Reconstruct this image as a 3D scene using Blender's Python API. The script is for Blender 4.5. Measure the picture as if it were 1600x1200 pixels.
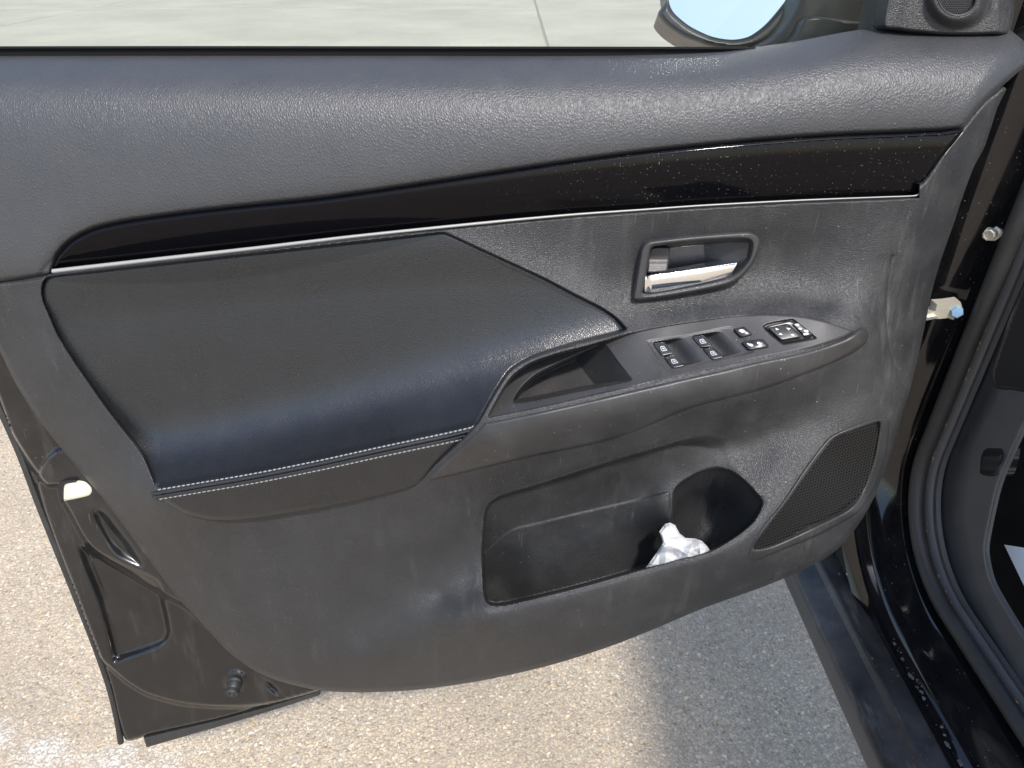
import bpy, bmesh, math, random
import numpy as np
from mathutils import Vector
random.seed(7); RNG = np.random.default_rng(7)
scene = bpy.context.scene
for o in list(bpy.data.objects): bpy.data.objects.remove(o)
COL = scene.collection

# ------------------------------------------------------------ camera
PITCH = math.radians(33.0); CAM = np.array([0.0, 0.0, 1.235]); F = 1109.0
cam_d = bpy.data.cameras.new('camera'); cam = bpy.data.objects.new('camera', cam_d); COL.objects.link(cam)
cam_d.sensor_width = 36.0; cam_d.lens = 36.0 * F / 1600.0
cam_d.clip_start = 0.01; cam_d.clip_end = 2000
cam.location = CAM; cam.rotation_euler = (math.pi/2 - PITCH, 0, 0)
scene.camera = cam
# ------------------------------------------------------------ light
SUN = Vector((0.19, -0.53, 0.81)).normalized()
world = bpy.data.worlds.new('World'); scene.world = world; world.use_nodes = True
nt = world.node_tree; bg = nt.nodes['Background']
sky = nt.nodes.new('ShaderNodeTexSky'); sky.sky_type = 'NISHITA'; sky.sun_disc = False; sky.dust_density = 1.8; sky.air_density = 1.0
sky.sun_elevation = math.asin(SUN.z); sky.sun_rotation = math.atan2(SUN.x, SUN.y)
nt.links.new(sky.outputs[0], bg.inputs[0]); bg.inputs[1].default_value = 0.15
sl = bpy.data.lights.new('sun', 'SUN'); sl.energy = 2.2; sl.angle = math.radians(4.0); sl.color = (1.0, 0.955, 0.89)
so = bpy.data.objects.new('sun', sl); COL.objects.link(so)
so.rotation_euler = (-SUN).to_track_quat('-Z', 'Y').to_euler(); so.location = (1, -2, 4)
scene.view_settings.view_transform = 'Standard'; scene.view_settings.look = 'None'
scene.view_settings.exposure = 1.2; scene.view_settings.gamma = 1.0
scene.render.resolution_x = 1024; scene.render.resolution_y = 768

# ------------------------------------------------------------ pixel -> place helpers
FW = np.array([0, math.cos(PITCH), -math.sin(PITCH)]); UPV = np.array([0, math.sin(PITCH), math.cos(PITCH)])
RT = np.array([1.0, 0, 0])
def rays(x, y):
    x = np.asarray(x, float); y = np.asarray(y, float)
    return ((x-800)/F)[..., None]*RT + ((600-y)/F)[..., None]*UPV + FW
class Plane:
    """a plane in the place; d (metres) is measured along its normal, towards the viewer"""
    def __init__(s, o, n): s.o = np.array(o, float); s.n = np.array(n, float); s.n /= np.linalg.norm(s.n)
    def at(s, x, y, d=0.0):
        r = rays(x, y); d = np.asarray(d, float)
        t = (d + (s.o - CAM) @ s.n) / (r @ s.n)
        return CAM + t[..., None]*r
LEAN = math.radians(11)
DOOR = Plane((0, 0.637, 0.821), (0, -math.cos(LEAN), math.sin(LEAN)))      # inner face of the opened door
BODY_X = 0.55                                                              # car side: door opening plane
INNER = Plane((BODY_X, 0, 0), (-1, 0, 0))

def curve(pts, n=6, closed=True):
    p = np.array(pts, float); m = len(p); out = []
    for i in range(m if closed else m-1):
        g = (lambda k: p[k % m]) if closed else (lambda k: p[min(max(k, 0), m-1)])
        a, b, c, d = g(i-1), g(i), g(i+1), g(i+2)
        for k in range(n):
            t = k/n
            # centripetal-ish, tension 0.4 keeps corners tight
            m1 = 0.4*(c-a); m2 = 0.4*(d-b)
            lim = np.linalg.norm(c-b)
            for mm in (m1, m2):
                L = np.linalg.norm(mm)
                if L > lim: mm *= lim/L
            h = (2*t**3-3*t**2+1)*b + (t**3-2*t**2+t)*m1 + (-2*t**3+3*t**2)*c + (t**3-t**2)*m2
            out.append(h)
    if not closed: out.append(p[-1])
    return np.array(out)

def poly_sdf(X, Y, poly):
    """signed distance (inside positive) and nearest boundary point, in pixels"""
    shp = X.shape; x = X.ravel(); y = Y.ravel()
    best = np.full(x.shape, 1e18); bx = np.zeros_like(x); by = np.zeros_like(x); ins = np.zeros(x.shape, bool)
    m = len(poly)
    for i in range(m):
        ax, ay = poly[i]; cx, cy = poly[(i+1) % m]
        ex, ey = cx-ax, cy-ay; L = ex*ex+ey*ey
        if L < 1e-12: continue
        t = np.clip(((x-ax)*ex+(y-ay)*ey)/L, 0, 1)
        qx = ax+t*ex; qy = ay+t*ey; dd = (x-qx)**2+(y-qy)**2
        k = dd < best; best[k] = dd[k]; bx[k] = qx[k]; by[k] = qy[k]
        if ey != 0:
            c = ((ay > y) != (cy > y)) & (x < ex*(y-ay)/ey+ax); ins ^= c
    s = np.where(ins, 1, -1)*np.sqrt(best)
    return s.reshape(shp), bx.reshape(shp), by.reshape(shp)
def inside(X, Y, poly): return poly_sdf(np.asarray(X, float), np.asarray(Y, float), poly)[0]
def line_dist(X, Y, path):
    """signed distance to an open path; positive on the right-hand/lower side of a left-to-right path"""
    shp = X.shape; x = X.ravel(); y = Y.ravel(); best = np.full(x.shape, 1e18); sg = np.ones_like(x)
    for i in range(len(path)-1):
        ax, ay = path[i]; cx, cy = path[i+1]; ex, ey = cx-ax, cy-ay; L = ex*ex+ey*ey
        t = np.clip(((x-ax)*ex+(y-ay)*ey)/L, 0, 1); qx = ax+t*ex; qy = ay+t*ey
        dd = (x-qx)**2+(y-qy)**2; k = dd < best; best[k] = dd[k]
        sg[k] = np.sign(ex*(y-ay)-ey*(x-ax))[k]
    return (sg*np.sqrt(best)).reshape(shp)
def sstep(v, a, b):
    t = np.clip((v-a)/(b-a), 0, 1); return t*t*(3-2*t)
class TPS:
    def __init__(s, pts, lam=0.02):
        p = np.array(pts, float); s.c = p[:, :2]/400.0; v = p[:, 2]; n = len(p)
        K = s.k(np.linalg.norm(s.c[:, None]-s.c[None], axis=2)) + lam*np.eye(n)*0.05
        Pm = np.hstack([np.ones((n, 1)), s.c]); A = np.zeros((n+3, n+3))
        A[:n, :n] = K; A[:n, n:] = Pm; A[n:, :n] = Pm.T
        s.w = np.linalg.solve(A, np.concatenate([v, np.zeros(3)])); s.n = n
    @staticmethod
    def k(r): return np.where(r > 1e-9, r*r*np.log(r+1e-12), 0)
    def __call__(s, X, Y):
        X = np.asarray(X, float); Y = np.asarray(Y, float)
        q = np.stack([X, Y], -1)/400.0; out = s.w[s.n]+q[..., 0]*s.w[s.n+1]+q[..., 1]*s.w[s.n+2]
        for i in range(s.n):
            out = out + s.w[i]*s.k(np.hypot(q[..., 0]-s.c[i, 0], q[..., 1]-s.c[i, 1]))
        return out

# ------------------------------------------------------------ objects
def props(o, label=None, cat=None, group=None, kind=None):
    if label: o['label'] = label
    if cat: o['category'] = cat
    if group: o['group'] = group
    if kind: o['kind'] = kind
    return o
def empty(name, loc, label, cat, group=None):
    o = bpy.data.objects.new(name, None); COL.objects.link(o); o.location = loc
    o.empty_display_size = 0.05
    return props(o, label, cat, group)
ORI = {}
def mesh_obj(name, V, Fc, mats, parent=None, mi=None, sharp=40, base=None, check=True):
    """link vertices given in world metres as one mesh object under parent"""
    V = np.array(V, float)
    org = np.zeros(3)
    q = parent
    while q is not None: org = org+np.array(q.location); q = q.parent
    if parent is None and base is not None: org = np.array(base, float)
    me = bpy.data.meshes.new(name); me.from_pydata((V-org).tolist(), [], [list(map(int, f)) for f in Fc])
    if not isinstance(mats, (list, tuple)): mats = [mats]
    for m in mats: me.materials.append(m)
    if mi is not None: me.polygons.foreach_set('material_index', np.array(mi, np.int32))
    me.polygons.foreach_set('use_smooth', np.ones(len(me.polygons), bool))
    me.update()
    if check: me.validate()
    try: me.set_sharp_from_angle(angle=math.radians(sharp))
    except Exception: pass
    o = bpy.data.objects.new(name, me); COL.objects.link(o)
    if parent is not None: o.parent = parent
    elif base is not None: o.location = base
    return o

def sheet(name, outline, dfun, mat, parent, step=3.0, roll=0, drop=0, skirt=0.006, plane=None, holes=(), sharp=45, base=None, clip=(-60, -160, 1680, 1290)):
    """curved panel: its outline and relief, dfun(x, y) in millimetres above the plane"""
    plane = plane or DOOR
    poly = np.asarray(outline, float)
    x0, y0 = np.maximum(poly.min(0)-step, clip[:2]); x1, y1 = np.minimum(poly.max(0)+step, clip[2:])
    gx = np.arange(x0, x1+step, step); gy = np.arange(y0, y1+step, step)
    X, Y = np.meshgrid(gx, gy); S, BX, BY = poly_sdf(X, Y, poly)
    for h in holes:
        s2, hx, hy = poly_sdf(X, Y, h); s2 = -s2; k = s2 < S
        S = np.where(k, s2, S); BX = np.where(k, hx, BX); BY = np.where(k, hy, BY)
    ins = S > 0
    cell = ins[:-1, :-1] | ins[1:, :-1] | ins[:-1, 1:] | ins[1:, 1:]
    snap = S <= step*0.3
    XX = np.where(snap, BX, X); YY = np.where(snap, BY, Y); SS = np.maximum(np.where(snap, 0, S), 0)
    used = np.zeros(X.shape, bool)
    for a, b in ((slice(None, -1), slice(None, -1)), (slice(1, None), slice(None, -1)), (slice(None, -1), slice(1, None)), (slice(1, None), slice(1, None))):
        used[a, b] |= cell
    ring = used.copy()                                   # relief is sampled one ring wider, for slopes at the rim
    ring[1:] |= used[:-1]; ring[:-1] |= used[1:]; ring[:, 1:] |= used[:, :-1]; ring[:, :-1] |= used[:, 1:]
    D = np.full(X.shape, np.nan); D[ring] = dfun(X[ring], Y[ring])/1000.0
    Dl = np.full_like(D, np.nan); Dr = Dl.copy(); Du = Dl.copy(); Dd = Dl.copy()
    Dl[:, 1:] = D[:, :-1]; Dr[:, :-1] = D[:, 1:]; Du[1:] = D[:-1]; Dd[:-1] = D[1:]
    pick = lambda hi, lo: np.where(np.isnan(hi), np.where(np.isnan(lo), 0, (D-lo)/step), np.where(np.isnan(lo), (hi-D)/step, (hi-lo)/(2*step)))
    DX = pick(Dr, Dl); DY = pick(Dd, Du)
    idx = np.full(X.shape, -1); idx[used] = np.arange(used.sum())
    ux, uy, us = XX[used], YY[used], SS[used]; gx_, gy_ = DX[used], DY[used]
    d = D[used]+gx_*(ux-X[used])+gy_*(uy-Y[used])
    if roll > 0:
        q = np.clip(1-us/roll, 0, 1); d = d-drop/1000.0*q*q; k = 2*drop/1000.0*q/roll
        sg = np.where(np.abs(S[used]) < 1e-6, 1e-6, S[used]); nx_, ny_ = (X[used]-BX[used])/sg, (Y[used]-BY[used])/sg
        gx_ = gx_+k*nx_; gy_ = gy_+k*ny_
    V = plane.at(ux, uy, d); e_ = 0.25
    N = np.cross(plane.at(ux, uy+e_, d+gy_*e_)-V, plane.at(ux+e_, uy, d+gx_*e_)-V); N /= np.linalg.norm(N, axis=1)[:, None]+1e-15
    N *= np.sign(np.sum(N*(CAM-V), 1))[:, None]
    ci, cj = np.nonzero(cell)
    Fq = np.stack([idx[ci, cj], idx[ci+1, cj], idx[ci+1, cj+1], idx[ci, cj+1]], 1); nv = len(V)
    e = np.concatenate([Fq[:, [0, 1]], Fq[:, [1, 2]], Fq[:, [2, 3]], Fq[:, [3, 0]]])
    key = np.sort(e, 1); _, inv, cnt = np.unique(key, axis=0, return_inverse=True, return_counts=True)
    be = e[cnt[inv.ravel()] == 1]; faces = Fq.tolist()
    if skirt:
        bv = np.unique(be); nb = len(bv); mt = {int(v): nv+i for i, v in enumerate(bv)}; mb = {int(v): nv+nb+i for i, v in enumerate(bv)}
        V = np.vstack([V, V[bv], V[bv]-plane.n*skirt]); N = np.vstack([N, np.zeros((2*nb, 3))])
        faces += [[mt[int(b)], mt[int(a)], mb[int(a)], mb[int(b)]] for a, b in be]
    o = mesh_obj(name, V, faces, mat, parent, sharp=180, base=base, check=False)
    o.data.normals_split_custom_set_from_vertices(N.tolist())
    return o

def tube(name, path3, r, mat, parent, seg=8, closed=False, flat=1.0, base=None):
    P = np.array(path3, float); n = len(P); V = []; Fc = []
    T = np.gradient(P, axis=0); T /= np.linalg.norm(T, axis=1)[:, None]+1e-12
    ref = np.array([0.12, -0.9, 0.4]); r = np.broadcast_to(np.asarray(r, float), (n,))
    for i in range(n):
        a = np.cross(T[i], ref); a /= np.linalg.norm(a)+1e-12; b = np.cross(T[i], a)
        for k in range(seg):
            t = 2*math.pi*k/seg; V.append(P[i]+r[i]*(math.cos(t)*a+math.sin(t)*b*flat))
    for i in range(n-1):
        for k in range(seg):
            k2 = (k+1) % seg; Fc.append([i*seg+k, i*seg+k2, (i+1)*seg+k2, (i+1)*seg+k])
    Fc.append(list(range(seg))[::-1]); Fc.append([(n-1)*seg+k for k in range(seg)])
    return mesh_obj(name, V, Fc, mat, parent, base=base)

def solid(name, outline, d, thick, mat, parent, plane=None, bevel=0.0, base=None, sharp=35):
    """extruded outline with a bevelled front edge"""
    plane = plane or DOOR; p = np.asarray(outline, float); n = len(p)
    dd = np.broadcast_to(np.asarray(d, float)/1000, (n,))
    c = p.mean(0); L = np.linalg.norm(p-c, axis=1)[:, None]
    inn = c+(p-c)*np.maximum(1-bevel/L, 0.1)
    A = plane.at(inn[:, 0], inn[:, 1], dd); B = plane.at(p[:, 0], p[:, 1], dd-min(bevel, 4)*0.0006)
    Cc = B-plane.n*thick
    V = np.vstack([A, B, Cc]); Fc = [list(range(n))]
    for i in range(n):
        j = (i+1) % n; Fc.append([i, n+i, n+j, j]); Fc.append([n+i, 2*n+i, 2*n+j, n+j])
    Fc.append([2*n+i for i in range(n)][::-1])
    return mesh_obj(name, V, Fc, mat, parent, base=base, sharp=sharp)

# ------------------------------------------------------------ materials
def new_mat(name):
    m = bpy.data.materials.new(name); m.use_nodes = True; t = m.node_tree
    return m, t, t.nodes['Principled BSDF']
def node(t, kind, **kw):
    n = t.nodes.new(kind)
    for k, v in kw.items():
        if k.startswith('i_'): n.inputs[k[2:].replace('_', ' ')].default_value = v
        else: setattr(n, k, v)
    return n
def ramp(t, src, a, b, ca=(0, 0, 0, 1), cb=(1, 1, 1, 1)):
    r = t.nodes.new('ShaderNodeValToRGB'); r.color_ramp.elements[0].position = a; r.color_ramp.elements[1].position = b
    r.color_ramp.elements[0].color = ca; r.color_ramp.elements[1].color = cb
    t.links.new(src, r.inputs[0]); return r.outputs[0]
def math_n(t, op, a, b=None):
    n = t.nodes.new('ShaderNodeMath'); n.operation = op
    for i, v in enumerate((a, b)):
        if v is None: continue
        if isinstance(v, (int, float)): n.inputs[i].default_value = v
        else: t.links.new(v, n.inputs[i])
    return n.outputs[0]
def mixc(t, fac, a, b):
    n = t.nodes.new('ShaderNodeMix'); n.data_type = 'RGBA'
    for s, v in ((n.inputs[0], fac), (n.inputs[6], a), (n.inputs[7], b)):
        if isinstance(v, (int, float)): s.default_value = v
        elif isinstance(v, tuple): s.default_value = (*v[:3], 1)
        else: t.links.new(v, s)
    return n.outputs[2]
def trim_mat(name, col, rough, grain=300, gstr=0.35, dust=0.25, specks=1.0, stretch=(1, 1, 1), spec=0.5, smear=0.3, sp_scale=330, sp_pow=26.0, sp_size=0.20, hinge=0.0):
    """moulded or stitched car trim: grain relief, dust film, specks and wiped smears"""
    m, t, b = new_mat(name); tc = node(t, 'ShaderNodeTexCoord'); L = t.links.new
    mp = node(t, 'ShaderNodeMapping'); mp.inputs['Scale'].default_value = stretch; L(tc.outputs['Object'], mp.inputs[0])
    vec = mp.outputs[0]
    n1 = node(t, 'ShaderNodeTexNoise', i_Scale=3.5, i_Detail=6.0, i_Roughness=0.6); L(tc.outputs['Object'], n1.inputs['Vector'])
    n2 = node(t, 'ShaderNodeTexNoise', i_Scale=28.0, i_Detail=5.0, i_Roughness=0.65); L(tc.outputs['Object'], n2.inputs['Vector'])
    # streaky smears
    ms = node(t, 'ShaderNodeMapping'); ms.inputs['Scale'].default_value = (45, 9, 9); ms.inputs['Rotation'].default_value = (0, 0.35, 0)
    L(tc.outputs['Object'], ms.inputs[0])
    n3 = node(t, 'ShaderNodeTexNoise', i_Scale=1.0, i_Detail=6.0, i_Roughness=0.7); L(ms.outputs[0], n3.inputs['Vector'])
    film = math_n(t, 'MULTIPLY', ramp(t, n1.outputs[0], 0.30, 0.85), ramp(t, n2.outputs[0], 0.25, 0.85))
    film = math_n(t, 'ADD', math_n(t, 'MULTIPLY', film, dust), math_n(t, 'MULTIPLY', ramp(t, n3.outputs[0], 0.55, 0.85), dust*smear))
    mk = node(t, 'ShaderNodeMapping'); mk.inputs['Scale'].default_value = (420, 30, 26); mk.inputs['Rotation'].default_value = (0, 0.6, 0.2); L(tc.outputs['Object'], mk.inputs[0])
    n5 = node(t, 'ShaderNodeTexNoise', i_Scale=1.0, i_Detail=2.0); L(mk.outputs[0], n5.inputs['Vector'])
    scr = math_n(t, 'MULTIPLY', ramp(t, n5.outputs[0], 0.70, 0.76), ramp(t, n1.outputs[0], 0.45, 0.62))
    film = math_n(t, 'ADD', film, math_n(t, 'MULTIPLY', scr, dust*1.6*smear))
    if hinge:                                            # more road dust on the hinge side of the door
        sxx = node(t, 'ShaderNodeSeparateXYZ'); L(tc.outputs['Object'], sxx.inputs[0])
        hx = math_n(t, 'ADD', math_n(t, 'MULTIPLY', ramp(t, math_n(t, 'ADD', sxx.outputs[0], 0.75), 0.15, 0.70), hinge), 1.0 if hinge < 4 else 0.15)
        film = math_n(t, 'MULTIPLY', film, hx)
    # specks
    vs = node(t, 'ShaderNodeTexVoronoi', i_Scale=float(sp_scale)); L(tc.outputs['Object'], vs.inputs['Vector'])
    sep = node(t, 'ShaderNodeSeparateColor'); L(vs.outputs['Color'], sep.inputs[0])
    rad = math_n(t, 'MULTIPLY', math_n(t, 'POWER', sep.outputs[0], sp_pow), sp_size)
    sp = math_n(t, 'LESS_THAN', vs.outputs['Distance'], rad)
    sp = math_n(t, 'MULTIPLY', sp, math_n(t, 'MULTIPLY', ramp(t, n1.outputs[0], 0.38, 0.6), 0.6*specks))
    if hinge: sp = math_n(t, 'MINIMUM', math_n(t, 'MULTIPLY', sp, hx), 0.85)
    c = mixc(t, film, tuple(col), (0.26, 0.25, 0.235)); c = mixc(t, sp, c, (0.38, 0.37, 0.34))
    L(c, b.inputs['Base Color'])
    rr = math_n(t, 'ADD', math_n(t, 'MULTIPLY', n2.outputs[0], 0.16), rough-0.08)
    rr = math_n(t, 'ADD', rr, math_n(t, 'MULTIPLY', film, 0.5)); L(rr, b.inputs['Roughness'])
    b.inputs['Specular IOR Level'].default_value = spec
    if grain:
        nd = node(t, 'ShaderNodeTexNoise', i_Scale=grain*0.35, i_Detail=2.0); L(vec, nd.inputs['Vector'])
        add = node(t, 'ShaderNodeMixRGB', blend_type='ADD'); add.inputs[0].default_value = 0.006*300/grain
        L(vec, add.inputs[1]); L(nd.outputs['Color'], add.inputs[2])
        v1 = node(t, 'ShaderNodeTexVoronoi', feature='DISTANCE_TO_EDGE', i_Scale=float(grain)); L(add.outputs[0], v1.inputs['Vector'])
        h = ramp(t, v1.outputs['Distance'], 0.0, 0.42)
        n4 = node(t, 'ShaderNodeTexNoise', i_Scale=grain*2.2, i_Detail=3.0); L(vec, n4.inputs['Vector'])
        h = math_n(t, 'ADD', h, math_n(t, 'MULTIPLY', n4.outputs[0], 0.35))
        bp = node(t, 'ShaderNodeBump', i_Strength=gstr, i_Distance=0.0006); L(h, bp.inputs['Height']); L(bp.outputs[0], b.inputs['Normal'])
    return m
def plain(name, col, rough=0.5, metal=0.0, spec=0.5, noise=0.0, nscale=40):
    m, t, b = new_mat(name); b.inputs['Roughness'].default_value = rough; b.inputs['Metallic'].default_value = metal
    b.inputs['Specular IOR Level'].default_value = spec; b.inputs['Base Color'].default_value = (*col, 1)
    tc = node(t, 'ShaderNodeTexCoord'); n = node(t, 'ShaderNodeTexNoise', i_Scale=float(nscale), i_Detail=5.0); t.links.new(tc.outputs['Object'], n.inputs['Vector'])
    if noise:
        c = mixc(t, ramp(t, n.outputs[0], 0.35, 0.75), tuple(col), tuple(min(1, v*(1-noise)+0.3*noise) for v in col)); t.links.new(c, b.inputs['Base Color'])
    t.links.new(math_n(t, 'ADD', math_n(t, 'MULTIPLY', n.outputs[0], 0.12), max(rough-0.06, 0.0)), b.inputs['Roughness'])
    return m
M = {}
M['pad'] = trim_mat('padded vinyl', (0.030, 0.031, 0.034), 0.48, grain=360, gstr=0.45, dust=0.06, specks=0.5, sp_pow=24.0, hinge=0.8, spec=0.6, stretch=(1.25, 1, 0.8))
M['leather'] = trim_mat('black leather', (0.0085, 0.0092, 0.0108), 0.29, grain=560, gstr=0.24, dust=0.03, spec=0.6, specks=0.35)
M['trim'] = trim_mat('grained plastic', (0.0150, 0.0156, 0.0172), 0.47, grain=620, gstr=0.55, dust=0.08, specks=0.6, spec=0.55, sp_pow=17.0, hinge=2.0, smear=0.9)
M['smooth'] = trim_mat('smooth plastic', (0.018, 0.018, 0.019), 0.38, grain=900, gstr=0.15, dust=0.12, specks=1.0, sp_pow=15.0, hinge=0.6, smear=0.6)
M['bezel'] = trim_mat('soft black plastic', (0.024, 0.024, 0.025), 0.44, grain=900, gstr=0.12, dust=0.09, specks=1.0, sp_pow=14.0, hinge=0.6, smear=0.6)
M['gloss'] = trim_mat('piano black', (0.002, 0.002, 0.003), 0.06, grain=0, dust=0.003, specks=0.8, smear=0.8, sp_scale=760, spec=0.16, sp_pow=6.0, sp_size=0.22, hinge=5.0)
M['paint'] = trim_mat('black car paint', (0.004, 0.004, 0.005), 0.07, grain=0, dust=0.06, specks=0.9, smear=1.0, sp_pow=9.0, sp_size=0.25)
M['shell'] = trim_mat('dusty inner door paint', (0.007, 0.007, 0.0075), 0.17, grain=0, dust=0.09, specks=0.7, smear=1.2)
M['scuff'] = trim_mat('scuffed sill plastic', (0.012, 0.012, 0.013), 0.36, grain=700, gstr=0.12, dust=0.45, specks=1.0, smear=1.0, sp_pow=10.0, sp_size=0.25)
M['kick'] = trim_mat('kick panel plastic', (0.055, 0.055, 0.057), 0.46, grain=650, gstr=0.2, dust=0.18, specks=0.8)
M['rubber'] = trim_mat('seal rubber', (0.014, 0.014, 0.014), 0.55, grain=0, dust=0.14, specks=0.5)
M['carpet'] = trim_mat('floor carpet', (0.008, 0.008, 0.008), 0.95, grain=500, gstr=1.0, dust=0.10, specks=1.0, spec=0.1)
M['beltrubber'] = plain('belt rubber', (0.006, 0.006, 0.006), 0.85, spec=0.2)
M['dark'] = plain('dark plastic', (0.008, 0.008, 0.009), 0.4)
M['grille'] = plain('grille cloth', (0.005, 0.005, 0.005), 0.5)
M['button'] = plain('button plastic', (0.010, 0.010, 0.011), 0.32, noise=0.08, nscale=300)
M['mark'] = plain('white print', (0.52, 0.53, 0.53), 0.5)
M['silver'] = plain('satin silver', (0.30, 0.295, 0.275), 0.5, metal=0.3, noise=0.1, nscale=90)
M['chrome'] = plain('chrome', (0.86, 0.87, 0.89), 0.07, metal=1.0)
M['cream'] = plain('cream fill', (0.58, 0.55, 0.42), 0.5, noise=0.05)
M['thread'] = plain('grey thread', (0.24, 0.24, 0.235), 0.8)
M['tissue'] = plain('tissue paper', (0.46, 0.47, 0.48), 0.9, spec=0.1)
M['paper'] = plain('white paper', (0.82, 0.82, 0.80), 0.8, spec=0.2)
M['zinc'] = plain('zinc plated steel', (0.62, 0.58, 0.47), 0.4, metal=0.5, noise=0.2, nscale=200)
M['blue'] = plain('blue paint mark', (0.20, 0.34, 0.50), 0.4)
M['mirror'] = plain('mirror glass', (0.48, 0.54, 0.58), 0.015, metal=1.0)
M['dirt'] = plain('dry dirt', (0.045, 0.043, 0.04), 0.95, spec=0.1, noise=0.4, nscale=300)
M['rust'] = plain('rusty sand', (0.38, 0.22, 0.10), 0.95, spec=0.1)
def glass_mat():
    m, t, b = new_mat('window glass'); t.nodes.remove(b); out = t.nodes['Material Output']
    tr = node(t, 'ShaderNodeBsdfTransparent'); tr.inputs[0].default_value = (0.93, 0.95, 0.87, 1)
    gl = node(t, 'ShaderNodeBsdfGlossy'); gl.inputs['Roughness'].default_value = 0.02
    fr = node(t, 'ShaderNodeFresnel', i_IOR=1.3); mx = node(t, 'ShaderNodeMixShader')
    df = node(t, 'ShaderNodeBsdfDiffuse'); df.inputs[0].default_value = (0.6, 0.62, 0.55, 1)
    tc = node(t, 'ShaderNodeTexCoord'); n = node(t, 'ShaderNodeTexNoise', i_Scale=30.0, i_Detail=8.0); t.links.new(tc.outputs['Object'], n.inputs['Vector'])
    mx2 = node(t, 'ShaderNodeMixShader'); t.links.new(math_n(t, 'MULTIPLY', n.outputs[0], 0.02), mx2.inputs[0])
    t.links.new(fr.outputs[0], mx.inputs[0]); t.links.new(tr.outputs[0], mx.inputs[1]); t.links.new(gl.outputs[0], mx.inputs[2])
    t.links.new(mx.outputs[0], mx2.inputs[1]); t.links.new(df.outputs[0], mx2.inputs[2]); t.links.new(mx2.outputs[0], out.inputs[0])
    return m
M['glass'] = glass_mat()
def asphalt_mat():
    m, t, b = new_mat('worn aggregate asphalt'); L = t.links.new; tc = node(t, 'ShaderNodeTexCoord'); o = tc.outputs['Object']
    nd = node(t, 'ShaderNodeTexNoise', i_Scale=110.0, i_Detail=4.0); L(o, nd.inputs['Vector'])
    add = node(t, 'ShaderNodeMixRGB', blend_type='ADD'); add.inputs[0].default_value = 0.011; L(o, add.inputs[1]); L(nd.outputs['Color'], add.inputs[2])
    def stones(scale, r0, r1):
        v = node(t, 'ShaderNodeTexVoronoi', i_Scale=scale); L(add.outputs[0], v.inputs['Vector'])
        sp = node(t, 'ShaderNodeSeparateColor'); L(v.outputs['Color'], sp.inputs[0])
        r = node(t, 'ShaderNodeValToRGB'); cr = r.color_ramp; L(sp.outputs[0], r.inputs[0])
        cr.elements[0].position = 0; cr.elements[0].color = (0.16, 0.125, 0.085, 1); cr.elements[1].position = 1; cr.elements[1].color = (0.64, 0.55, 0.42, 1)
        for p, c in ((0.2, (0.29, 0.23, 0.165)), (0.5, (0.40, 0.33, 0.24)), (0.7, (0.47, 0.37, 0.25)), (0.84, (0.30, 0.27, 0.225)), (0.93, (0.50, 0.44, 0.36))):
            e = cr.elements.new(p); e.color = (*c, 1)
        # stone size varies from cell to cell
        dm = math_n(t, 'ADD', v.outputs['Distance'], math_n(t, 'MULTIPLY', sp.outputs[2], 0.25))
        return r.outputs[0], ramp(t, dm, r0, r1, (1, 1, 1, 1), (0, 0, 0, 1)), sp.outputs[1]
    cA, mA, rA = stones(128.0, 0.42, 0.66); cB, mB, rB = stones(290.0, 0.5, 0.8)
    nf = node(t, 'ShaderNodeTexNoise', i_Scale=600.0, i_Detail=4.0); L(o, nf.inputs['Vector'])
    mat_ = mixc(t, nf.outputs[0], (0.13, 0.115, 0.095), (0.34, 0.305, 0.26))
    c = mixc(t, mB, mat_, cB); c = mixc(t, mA, c, cA)
    gn = node(t, 'ShaderNodeMixRGB', blend_type='MULTIPLY'); gn.inputs[0].default_value = 1.0; gn.inputs[2].default_value = (1.18, 1.14, 1.07, 1); L(c, gn.inputs[1]); c = gn.outputs[0]
    c = mixc(t, math_n(t, 'MULTIPLY', nf.outputs[0], 0.25), c, (0.50, 0.435, 0.345))
    gap = math_n(t, 'ADD', math_n(t, 'MULTIPLY', mA, 1.0), math_n(t, 'MULTIPLY', mB, 0.55))
    sep_h = math_n(t, 'MULTIPLY', rA, mA)
    n1 = node(t, 'ShaderNodeTexNoise', i_Scale=2.2, i_Detail=7.0, i_Roughness=0.6); L(o, n1.inputs['Vector'])
    c = mixc(t, math_n(t, 'MULTIPLY', ramp(t, n1.outputs[0], 0.42, 0.72), 0.5), c, (0.20, 0.165, 0.125))
    nr = node(t, 'ShaderNodeTexNoise', i_Scale=26.0, i_Detail=3.0); L(o, nr.inputs['Vector'])
    c = mixc(t, math_n(t, 'MULTIPLY', ramp(t, nr.outputs[0], 0.70, 0.78), 0.6), c, (0.42, 0.25, 0.10))
    # remains of a worn white line, broken up over the stones
    sx = node(t, 'ShaderNodeSeparateXYZ'); L(o, sx.inputs[0])
    u = math_n(t, 'ADD', math_n(t, 'MULTIPLY', sx.outputs[0], 0.25), sx.outputs[1])
    nl = node(t, 'ShaderNodeTexNoise', i_Scale=7.0, i_Detail=9.0, i_Roughness=0.75); L(o, nl.inputs['Vector'])
    dist = math_n(t, 'ABSOLUTE', math_n(t, 'SUBTRACT', u, WHITE_Y))
    msk = math_n(t, 'SUBTRACT', math_n(t, 'ADD', nl.outputs[0], 0.10), math_n(t, 'MULTIPLY', dist, 2.1))
    c = mixc(t, math_n(t, 'MULTIPLY', math_n(t, 'MULTIPLY', ramp(t, msk, 0.50, 0.66), ramp(t, gap, 0.1, 0.7)), 0.62), c, (0.62, 0.62, 0.60))
    L(c, b.inputs['Base Color']); b.inputs['Roughness'].default_value = 0.85; b.inputs['Specular IOR Level'].default_value = 0.3
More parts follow.
